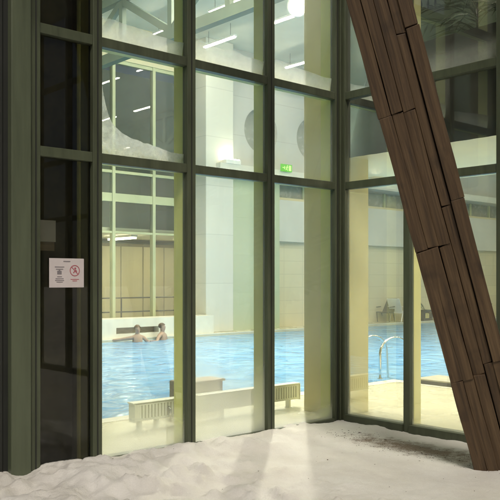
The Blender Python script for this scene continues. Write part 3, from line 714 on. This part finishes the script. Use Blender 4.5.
# ------------------------------------------------------------------ swimmers
def person(label, loc, rz, arms, hairmat, seed):
    t_bm = bmesh.new(); sk = t_bm.verts.layers.skin.verify()
    V = {}
    def v(n, p, r):
        q = t_bm.verts.new(p); q[sk].radius = (r if isinstance(r, tuple) else (r, r)); V[n] = q
    v('pelvis', (0, 0, -0.42), (0.15, 0.12)); v('waist', (0, 0, -0.22), (0.135, 0.105)); v('chest', (0, 0, 0.0), (0.165, 0.12)); v('collar', (0, 0, 0.13), (0.10, 0.085))
    v('neck', (0, -0.005, 0.20), 0.055); v('jaw', (0, -0.015, 0.27), (0.066, 0.075)); v('brow', (0, -0.008, 0.35), (0.076, 0.092)); v('crown', (0, 0.0, 0.42), (0.055, 0.07))
    for a, b in (('pelvis','waist'),('waist','chest'),('chest','collar'),('collar','neck'),('neck','jaw'),('jaw','brow'),('brow','crown')): t_bm.edges.new((V[a], V[b]))
    for s, arm in zip((-1, 1), arms):
        k = 'LR'[s > 0]
        v('sh'+k, (s*0.17, 0, 0.10), 0.058); v('el'+k, arm[0], 0.043); v('wr'+k, arm[1], 0.03); 
        hd = Vector(arm[1])+(Vector(arm[1])-Vector(arm[0])).normalized()*0.09
        v('ha'+k, hd, (0.04, 0.02))
        for a, b in (('collar','sh'+k),('sh'+k,'el'+k),('el'+k,'wr'+k),('wr'+k,'ha'+k)): t_bm.edges.new((V[a], V[b]))
        v('th'+k, (s*0.10, 0.0, -0.55), 0.085); v('kn'+k, (s*0.11, -0.10, -0.90), 0.06); v('an'+k, (s*0.11, 0.0, -1.25), 0.042)
        for a, b in (('pelvis','th'+k),('th'+k,'kn'+k),('kn'+k,'an'+k)): t_bm.edges.new((V[a], V[b]))
    V['pelvis'][sk].use_root = True
    me = bpy.data.meshes.new('person'); t_bm.to_mesh(me); t_bm.free(); me.materials.append(M['skin'])
    tmp = bpy.data.objects.new('person', me); COL.objects.link(tmp)
    tmp.modifiers.new('skin', 'SKIN'); ss = tmp.modifiers.new('sub', 'SUBSURF'); ss.levels = 2; ss.render_levels = 2
    dg = bpy.context.evaluated_depsgraph_get(); ev = tmp.evaluated_get(dg)
    bm = bmesh.new(); bm.from_mesh(ev.to_mesh()); bpy.data.objects.remove(tmp)
    # face: nose, brow ridge, chin
    for q in bm.verts:
        x, y, z = q.co
        if y < -0.04 and z > 0.22:
            q.co.y -= 0.028*math.exp(-((x/0.014)**2+((z-0.315)/0.024)**2)) - 0.008*math.exp(-(((abs(x)-0.03)/0.014)**2+((z-0.345)/0.013)**2))
    o = obj('person', bm, M['skin'], None, smooth=True)
    o.location = loc; o.rotation_euler = (0, 0, rz); tag(o, label, 'person', 'swimmers at the far pool edge')
    bm = bmesh.new(); bmesh.ops.create_uvsphere(bm, u_segments=20, v_segments=12, radius=1.0)
    for q in bm.verts: q.co = Vector((q.co.x*0.086, q.co.y*0.104+0.012, q.co.z*0.085+0.372)) + Vector((0, 0, 0.004*noise.noise(q.co*6)))
    bmesh.ops.delete(bm, geom=[q for q in bm.verts if q.co.y < -0.045 and q.co.z < 0.385 or q.co.z < 0.30], context='VERTS')
    obj('hair', bm, hairmat, o, smooth=True)
    for s in (-1, 1):
        bm = bmesh.new(); bmesh.ops.create_icosphere(bm, subdivisions=2, radius=0.011, matrix=Matrix.Translation((s*0.03, -0.085, 0.345))); obj('eye', bm, M['ink'], o)
    bm = bmesh.new(); box(bm, -0.022, 0.022, -0.093, -0.08, 0.27, 0.277); obj('mouth', bm, M['inkred'], o)
    bm = bmesh.new(); bmesh.ops.create_cone(bm, segments=24, radius1=0.155, radius2=0.15, depth=0.18, matrix=Matrix.Translation((0, 0, -0.5)) @ Matrix.Diagonal((1.05, 0.9, 1, 1))); obj('swim_trunks', bm, M['swim'], o)
    return o
person('bather with brown hair low in the water, one arm stretched along the low white wall', (5.15, 11.85, -0.06), math.radians(-20), (((-0.42, 0.10, 0.06), (-0.68, 0.16, 0.04)), ((0.36, 0.02, -0.08), (0.52, -0.12, -0.12))), M['hairgrey'], 1)
person('dark haired bather standing higher in the water by the low white wall', (6.06, 11.98, -0.05), math.radians(25), (((-0.34, -0.02, -0.05), (-0.55, 0.02, -0.02)), ((0.30, 0.02, -0.12), (0.36, -0.14, -0.22))), M['hair'], 2)

# ------------------------------------------------------------------ far side of the pool
lw = thing('pool_wall', 'low white pool wall with a dark recess behind the bathers', 'wall', (0, 0, 0))
bm = bmesh.new()
yA, yB = 12.27, 12.95
box(bm, X0, 8.15, yA, yB, 0.006, 0.13); box(bm, X0, 8.15, yA, yB, 0.30, 0.54)
box(bm, X0, 4.75, yA+0.002, yB, 0.13, 0.30); box(bm, 6.15, 8.15, yA+0.002, yB, 0.13, 0.30)
obj('masonry', bm, M['coping'], lw)
boxo('recess', M['bench'], lw, 4.75, 6.15, 12.5, 12.52, 0.13, 0.30)
# glazed partition beyond
gp = thing('glass_partition', 'cream green glazed partition at the far side of the pool behind the bathers', 'partition')
PX = [-5.8, -4.4, -3.0, -1.6, -0.2, 1.2, 2.6, 4.0, 5.4, 6.8, 8.14]
for x in PX:
    boxo('mullion', M['partgreen'], gp, x-0.05, x+0.05, 13.42, 13.58, 0, 7.95, bevel=0.005)
for a, b in zip(PX, PX[1:]):
    for z, hh in ((3.98, 0.12), (2.98, 0.03), (4.72, 0.04), (7.9, 0.05)):
        boxo('transom', M['partgreen'], gp, a+0.05, b-0.05, 13.44, 13.56, z-hh, z+hh)
    for z0, z1 in ((0, 2.95), (3.01, 3.86), (4.10, 4.68), (4.76, 7.85)):
        bm = bmesh.new(); bm.faces.new([bm.verts.new(q) for q in ((a+0.05, 13.5, z0), (b-0.05, 13.5, z0), (b-0.05, 13.5, z1), (a+0.05, 13.5, z1))]); obj('pane', bm, M['glass_far'], gp)
boxo('bulkhead', M['cream'], gp, X0, 8.15, 13.4, 13.6, 7.95, H)
# room behind it: beige lockers
rm = thing('locker_row', 'row of beige locker doors in the room behind the glazed partition', 'lockers', (0, 17.0, 0))
x = X0
while x < 11.9:
    bm = bmesh.new(); box(bm, x+0.02, x+0.88, -0.03, 0.0, 0.05, 2.75, bevel=0.008)
    obj('door', bm, M['room'], rm); x += 0.9
boxo('carcass', M['door_shadow_gap'], rm, X0, 12, 0.0, 0.3, 0, 2.85)
rs = boxo('room_ceiling', M['ceil'], None, X0, 12, 13.62, 18.0, 3.0, 3.12); tag(rs, 'pale ceiling slab of the room behind the glazed partition', 'ceiling')
rw = boxo('upper_wall', M['gallerydark'], None, X0, 14, 18.0, 18.2, 0, H); tag(rw, 'dark back wall standing in for the night seen through the upper panes of the glazed partition', 'wall')  # added wall, the darkness of night is put into its colour
for x in (-4.4, -1.6, 1.2, 4.0, 6.8, 9.6):
    t = thing('strip_light', 'fluorescent strip light in the room behind the glazed partition', 'lamp', (x, 15.2, 2.9), 0, 'strip lights in the room behind the glazed partition')
    boxo('housing', M['plastic'], t, -0.11, 0.11, -0.72, 0.72, 0.03, 0.1)
    boxo('diffuser', M['tube_room'], t, -0.085, 0.085, -0.69, 0.69, -0.02, 0.028)
rl_ = thing('railing', 'thin dark horizontal railing in front of the beige lockers', 'railing', (0, 14.6, 0))
for z in (1.05, 0.62):
    bm = bmesh.new(); tube(bm, [(4.2, 0, z), (8.6, 0, z)], 0.02, 8); obj('rail', bm, M['black'], rl_)
for x in (4.2, 5.3, 6.4, 7.5, 8.6):
    bm = bmesh.new(); tube(bm, [(x, 0, 0), (x, 0, 1.05)], 0.02, 8); obj('post', bm, M['black'], rl_)

wc = boxo('white_column', M['whitepanel'], None, 8.2, 9.3, 12.7, 13.45, 0.0, H, bevel=0.02); tag(wc, 'broad white column at the far end of the glazed partition', 'column')
gn = boxo('green_wall', M['palegreen'], None, 9.3, 11.5, 12.9, 13.3, 0.0, 4.85); tag(gn, 'pale green wall panel right of the broad white column', 'wall')
hw_ = thing('gallery_front', 'far hall wall with a grey balcony band below two large round openings', 'wall')
boxo('tiled_wall', M['tile'], hw_, 11.5, X1, 13.2, 13.5, 0, 2.9)
boxo('balcony_band', M['greywhite'], hw_, 11.5, X1, 13.0, 13.5, 2.9, 4.3)
boxo('window_sill', M['cream'], hw_, 11.5, X1, 13.15, 13.5, 4.3, 4.4)
x = 11.5
while x < X1-0.5:
    o = boxo('window', M['glass_porthole'], hw_, x+0.1, min(x+1.5, X1), 13.35, 13.4, 4.4, 4.95)
    boxo('frame', M['partgreen'], o, x, x+0.1, 13.28, 13.42, 4.4, 4.95); x += 1.5
boxo('ledge', M['white'], hw_, 9.3, X1, 12.5, 13.5, 4.95, 5.2)
boxo('ledge', M['white'], hw_, 8.6, 9.3, 12.5, 12.697, 4.95, 5.2)
cells = [(9.3, 9.6, None), (9.6, 12.0, 10.8), (12.0, 14.4, 13.2), (14.4, 16.8, 15.6), (16.8, X1, None)]
bm = bmesh.new(); yf = 13.05; zc, rr = 6.5, 0.74; n = 48
for a, b, c in cells:
    if c is None:
        bm.faces.new([bm.verts.new(q) for q in ((a, yf, 5.2), (b, yf, 5.2), (b, yf, H), (a, yf, H))]); continue
    ci, oi = [], []
    bx = [(a, 5.2), (b, 5.2), (b, H), (a, H)]
    angs = sorted([2*PI*k/n for k in range(n)] + [math.atan2(q[1]-zc, q[0]-c) % (2*PI) for q in bx])
    for an in angs:
        cx, cz = math.cos(an), math.sin(an)
        ts = []
        if cx > 1e-9: ts.append((b-c)/cx)
        if cx < -1e-9: ts.append((a-c)/cx)
        if cz > 1e-9: ts.append((H-zc)/cz)
        if cz < -1e-9: ts.append((5.2-zc)/cz)
        t = min(ts)
        oi.append(bm.verts.new((c+cx*t, yf, zc+cz*t))); ci.append((bm.verts.new((c+cx*rr, yf, zc+cz*rr)), bm.verts.new((c+cx*rr, yf+0.3, zc+cz*rr))))
    m_ = len(angs)
    for k in range(m_):
        j = (k+1) % m_
        bm.faces.new((oi[k], oi[j], ci[j][0], ci[k][0])); bm.faces.new((ci[k][0], ci[j][0], ci[j][1], ci[k][1]))
obj('upper_wall', bm, M['upperwall'], hw_)
for c in (10.8, 13.2, 15.6):
    bm = bmesh.new(); ring(bm, c, zc, 0.0, rr+0.05, yf+0.3, yf+0.33, 48); obj('porthole', bm, M['glass_porthole'], hw_)
boxo('backing', M['gallerydark'], hw_, 9.3, X1, 13.5, 13.7, 0, H)

# exit sign, hung in front of the ledge
ex = thing('exit_sign', 'small glowing green emergency exit sign on the white ledge below the round openings', 'sign', (11.36, 12.44, 5.16)); ex.scale = (0.9, 0.9, 0.9)
boxo('panel', M['exitgreen'], ex, -0.27, 0.27, -0.03, 0.03, 0.0, 0.26, bevel=0.004)
bm = bmesh.new()
yy = -0.034
box(bm, 0.10, 0.22, yy, yy+0.003, 0.03, 0.225)
ring(bm, 0.03, 0.205, 0, 0.024, yy, yy+0.003, 14)
bar(bm, (0.02, yy, 0.175), (-0.01, yy, 0.10), 0.003, 0.05); bar(bm, (-0.01, yy, 0.10), (0.04, yy, 0.06), 0.003, 0.026); bar(bm, (0.04, yy, 0.06), (0.03, yy, 0.025), 0.003, 0.02)
bar(bm, (-0.012, yy, 0.10), (-0.06, yy, 0.05), 0.003, 0.026); bar(bm, (0.02, yy, 0.17), (0.07, yy, 0.14), 0.003, 0.02); bar(bm, (0.01, yy, 0.17), (-0.05, yy, 0.15), 0.003, 0.02)
bar(bm, (-0.22, yy, 0.13), (-0.12, yy, 0.13), 0.003, 0.03); bar(bm, (-0.13, yy, 0.185), (-0.09, yy, 0.13), 0.003, 0.03); bar(bm, (-0.13, yy, 0.075), (-0.09, yy, 0.13), 0.003, 0.03)
obj('pictogram', bm, M['exitwhite'], ex)
boxo('bracket', M['black'], ex, -0.1, 0.1, 0.031, 0.066, 0.0, 0.2)

# ------------------------------------------------------------------ roof trusses
def truss(x, label):
    t = thing('roof_truss', label, 'truss', (x, 0, 0), 0, 'roof trusses over the pool')
    zl, zu = 7.35, 8.8
    boxo('bottom_chord', M['steel'], t, -0.1, 0.1, 0.4, 13.3, zl-0.13, zl+0.13)
    boxo('top_chord', M['steel'], t, -0.1, 0.1, 0.4, 13.3, zu-0.1, zu+0.12)
    ys_ = [0.6+2.1*k for k in range(7)]
    for k, y in enumerate(ys_):
        bm = bmesh.new(); bar(bm, (0, y, zl+0.13), (0, y, zu-0.1), 0.12, 0.16); obj('post', bm, M['steel'], t)
        if k < 6:
            p, q = ((0, y, zl+0.1), (0, y+2.1, zu-0.1)) if k % 2 == 0 else ((0, y, zu-0.1), (0, y+2.1, zl+0.1))
            bm = bmesh.new(); bar(bm, p, q, 0.11, 0.17); obj('diagonal', bm, M['steel'], t)
truss(4.2, 'grey green steel roof truss seen in the top left pane, nearest the glass')
truss(0.9, 'grey green steel roof truss just inside the glass corner, high above the radiator')
truss(13.5, 'grey green steel roof truss furthest from the glass, above the round openings')

# ------------------------------------------------------------------ lamps (downlights unseen, inferred from the warm light under the gallery)
def strip_light():
    t = thing('strip_light', 'white fluorescent strip light under the pool hall ceiling', 'lamp', (0, 0, 0), 0, 'fluorescent strip lights under the hall ceiling')
    boxo('housing', M['plastic'], t, -0.06, 0.06, -0.72, 0.72, 0.0, 0.05)
    boxo('diffuser', M['tube'], t, -0.045, 0.045, -0.69, 0.69, -0.035, -0.002, bevel=0.012)
    for y in (-0.5, 0.5):
        bm = bmesh.new(); tube(bm, [(0, y, 0.06), (0, y, 0.42)], 0.006, 6); obj('hanger', bm, M['black'], t)
    return t
sl = strip_light(); first = True
dim_mesh = [c for c in sl.children if c.name.startswith('diffuser')][0].data.copy(); dim_mesh.materials[0] = M['tube_far']
for x in (-0.6, 2.4, 6.1, 7.9, 11.3, 16.0, 21.0):
    for y in (-5.5, -2.6, 0.9, 3.6, 6.4, 9.2, 11.7):
        if y < 0.5 and x < 3.5: continue
        if x in (16.0, 21.0) and y in (0.9, 6.4, 11.7): continue
        if first: sl.location = (x, y, 8.56); first = False; continue
        q = dup(sl, (x, y, 8.56))
        if y > 8:      # the run along the far wall burns dimmer
            for ch in q.children:
                if ch.name.startswith('diffuser'):
                    ch.data = dim_mesh
sp_ = thing('ceiling_spotlight', 'large round bright ceiling light at the top of the middle panes', 'lamp', (7.5, 8.1, 8.55))
sp_.rotation_euler = Vector((-9.3, -9.2, -8.5)).to_track_quat('-Z', 'Y').to_euler()
bm = bmesh.new(); lathe(bm, [(0.23, 0.0), (0.27, 0.03), (0.27, 0.2), (0.14, 0.3)], 28); obj('housing', bm, M['plastic'], sp_)
bm = bmesh.new(); lathe(bm, [(0.145, -0.012), (0.155, -0.002)], 28); obj('lens', bm, M['spot'], sp_)
bm = bmesh.new(); tube(bm, [(0, 0, 0.3), (0.1, 0.1, 0.36)], 0.03, 8); obj('stem', bm, M['black'], sp_)
for y in (-7.4, -5.3, -3.2, -1.05, 1.2):
    t = thing('downlight', 'small warm round downlight under the gallery floor', 'lamp', (2.1, y, 3.06), 0, 'downlights under the gallery')
    bm = bmesh.new(); lathe(bm, [(0.10, -0.05), (0.14, -0.05), (0.14, -0.001), (0.10, -0.001)], 24); obj('rim', bm, M['plastic'], t)
    bm = bmesh.new(); lathe(bm, [(0.098, -0.058), (0.099, -0.0505)], 24); obj('lens', bm, M['down'], t)
wl = thing('wall_washer', 'bright lamp on the white ledge lighting the far wall below the ceiling', 'lamp', (9.12, 12.58, 5.2))
boxo('housing', M['plastic'], wl, -0.3, 0.3, -0.1, 0.1, 0.0, 0.12)
bm = bmesh.new(); box(bm, -0.27, 0.27, -0.08, 0.09, 0.122, 0.15); obj('lens', bm, M['wash'], wl)

bm = bmesh.new(); rg = random.Random(11)  # unseen trees added behind the camera to break up the panes' reflections
for k in range(46):
    an = math.radians(rg.uniform(178, 275)); dist = rg.uniform(30, 52); x, y = dist*math.cos(an), dist*math.sin(an); h = rg.uniform(8, 14)
    tube(bm, [(x, y, -0.1), (x, y, h*0.95)], [0.2, 0.03], 6)
    for q in range(150):
        f = rg.random()**0.8; z = 0.8+(h-0.8)*f; r = (1-f)*h*0.2*rg.uniform(0.5, 1.1)+0.15; a2 = rg.uniform(0, 6.283)
        c, s_ = math.cos(a2), math.sin(a2); wd = 0.22+0.25*(1-f)
        p0 = Vector((x, y, z+0.2)); p1 = Vector((x+c*r, y+s_*r, z-0.25*r)); sd = Vector((-s_, c, 0))*wd
        mid = p0.lerp(p1, 0.6)
        bm.faces.new([bm.verts.new(v) for v in (p0, mid-sd, p1, mid+sd)])
wd_ = obj('added_wood', bm, M['leaf']); wd_['kind'] = 'stuff'; wd_['label'] = 'unseen dark spruce wood added behind the camera to be mirrored in the panes'
# ------------------------------------------------------------------ light outside, sky, camera
W = bpy.data.worlds.new('World'); S.world = W; W.use_nodes = True
nt = W.node_tree; nt.nodes.clear()
sky = nt.nodes.new('ShaderNodeTexSky'); sky.sky_type = 'NISHITA'; sky.sun_disc = False
bg = nt.nodes.new('ShaderNodeBackground'); bg.inputs['Strength'].default_value = 0.008
wo = nt.nodes.new('ShaderNodeOutputWorld')
nt.links.new(sky.outputs[0], bg.inputs['Color']); nt.links.new(bg.outputs[0], wo.inputs['Surface'])
el = math.radians(50); az = Vector((-0.58, -0.81)).normalized()       # towards the light
sun = bpy.data.lights.new('sun', 'SUN'); sun.energy = 1.3; sun.angle = math.radians(16); sun.color = (1.0, 0.91, 0.79)
so_ = bpy.data.objects.new('sun', sun); COL.objects.link(so_)
to = Vector((az.x*math.cos(el), az.y*math.cos(el), math.sin(el)))
so_.rotation_euler = to.to_track_quat('Z', 'Y').to_euler(); so_.location = (-20, -40, 30)
sky.sun_elevation = el; sky.sun_rotation = math.atan2(az.x, az.y)

cam = bpy.data.cameras.new('camera'); co = bpy.data.objects.new('camera', cam); COL.objects.link(co)
co.location = (-6.77, -6.018, 1.6); co.rotation_euler = (PI/2, 0, math.radians(-41.85))
cam.sensor_width = 36; cam.lens = 36*787/500; cam.shift_y = 0.06; cam.clip_end = 600; cam.clip_start = 0.05
S.camera = co

S.view_settings.view_transform = 'Standard'; S.view_settings.look = 'None'
S.view_settings.gamma = 1; S.view_settings.use_curve_mapping = False; S.view_settings.exposure = 1.0
S.render.engine = 'CYCLES'
S.cycles.use_denoising = True
S.cycles.max_bounces = 10; S.cycles.transparent_max_bounces = 24; S.cycles.diffuse_bounces = 4; S.cycles.glossy_bounces = 4
S.cycles.sample_clamp_indirect = 4.0; S.cycles.caustics_reflective = False; S.cycles.caustics_refractive = False
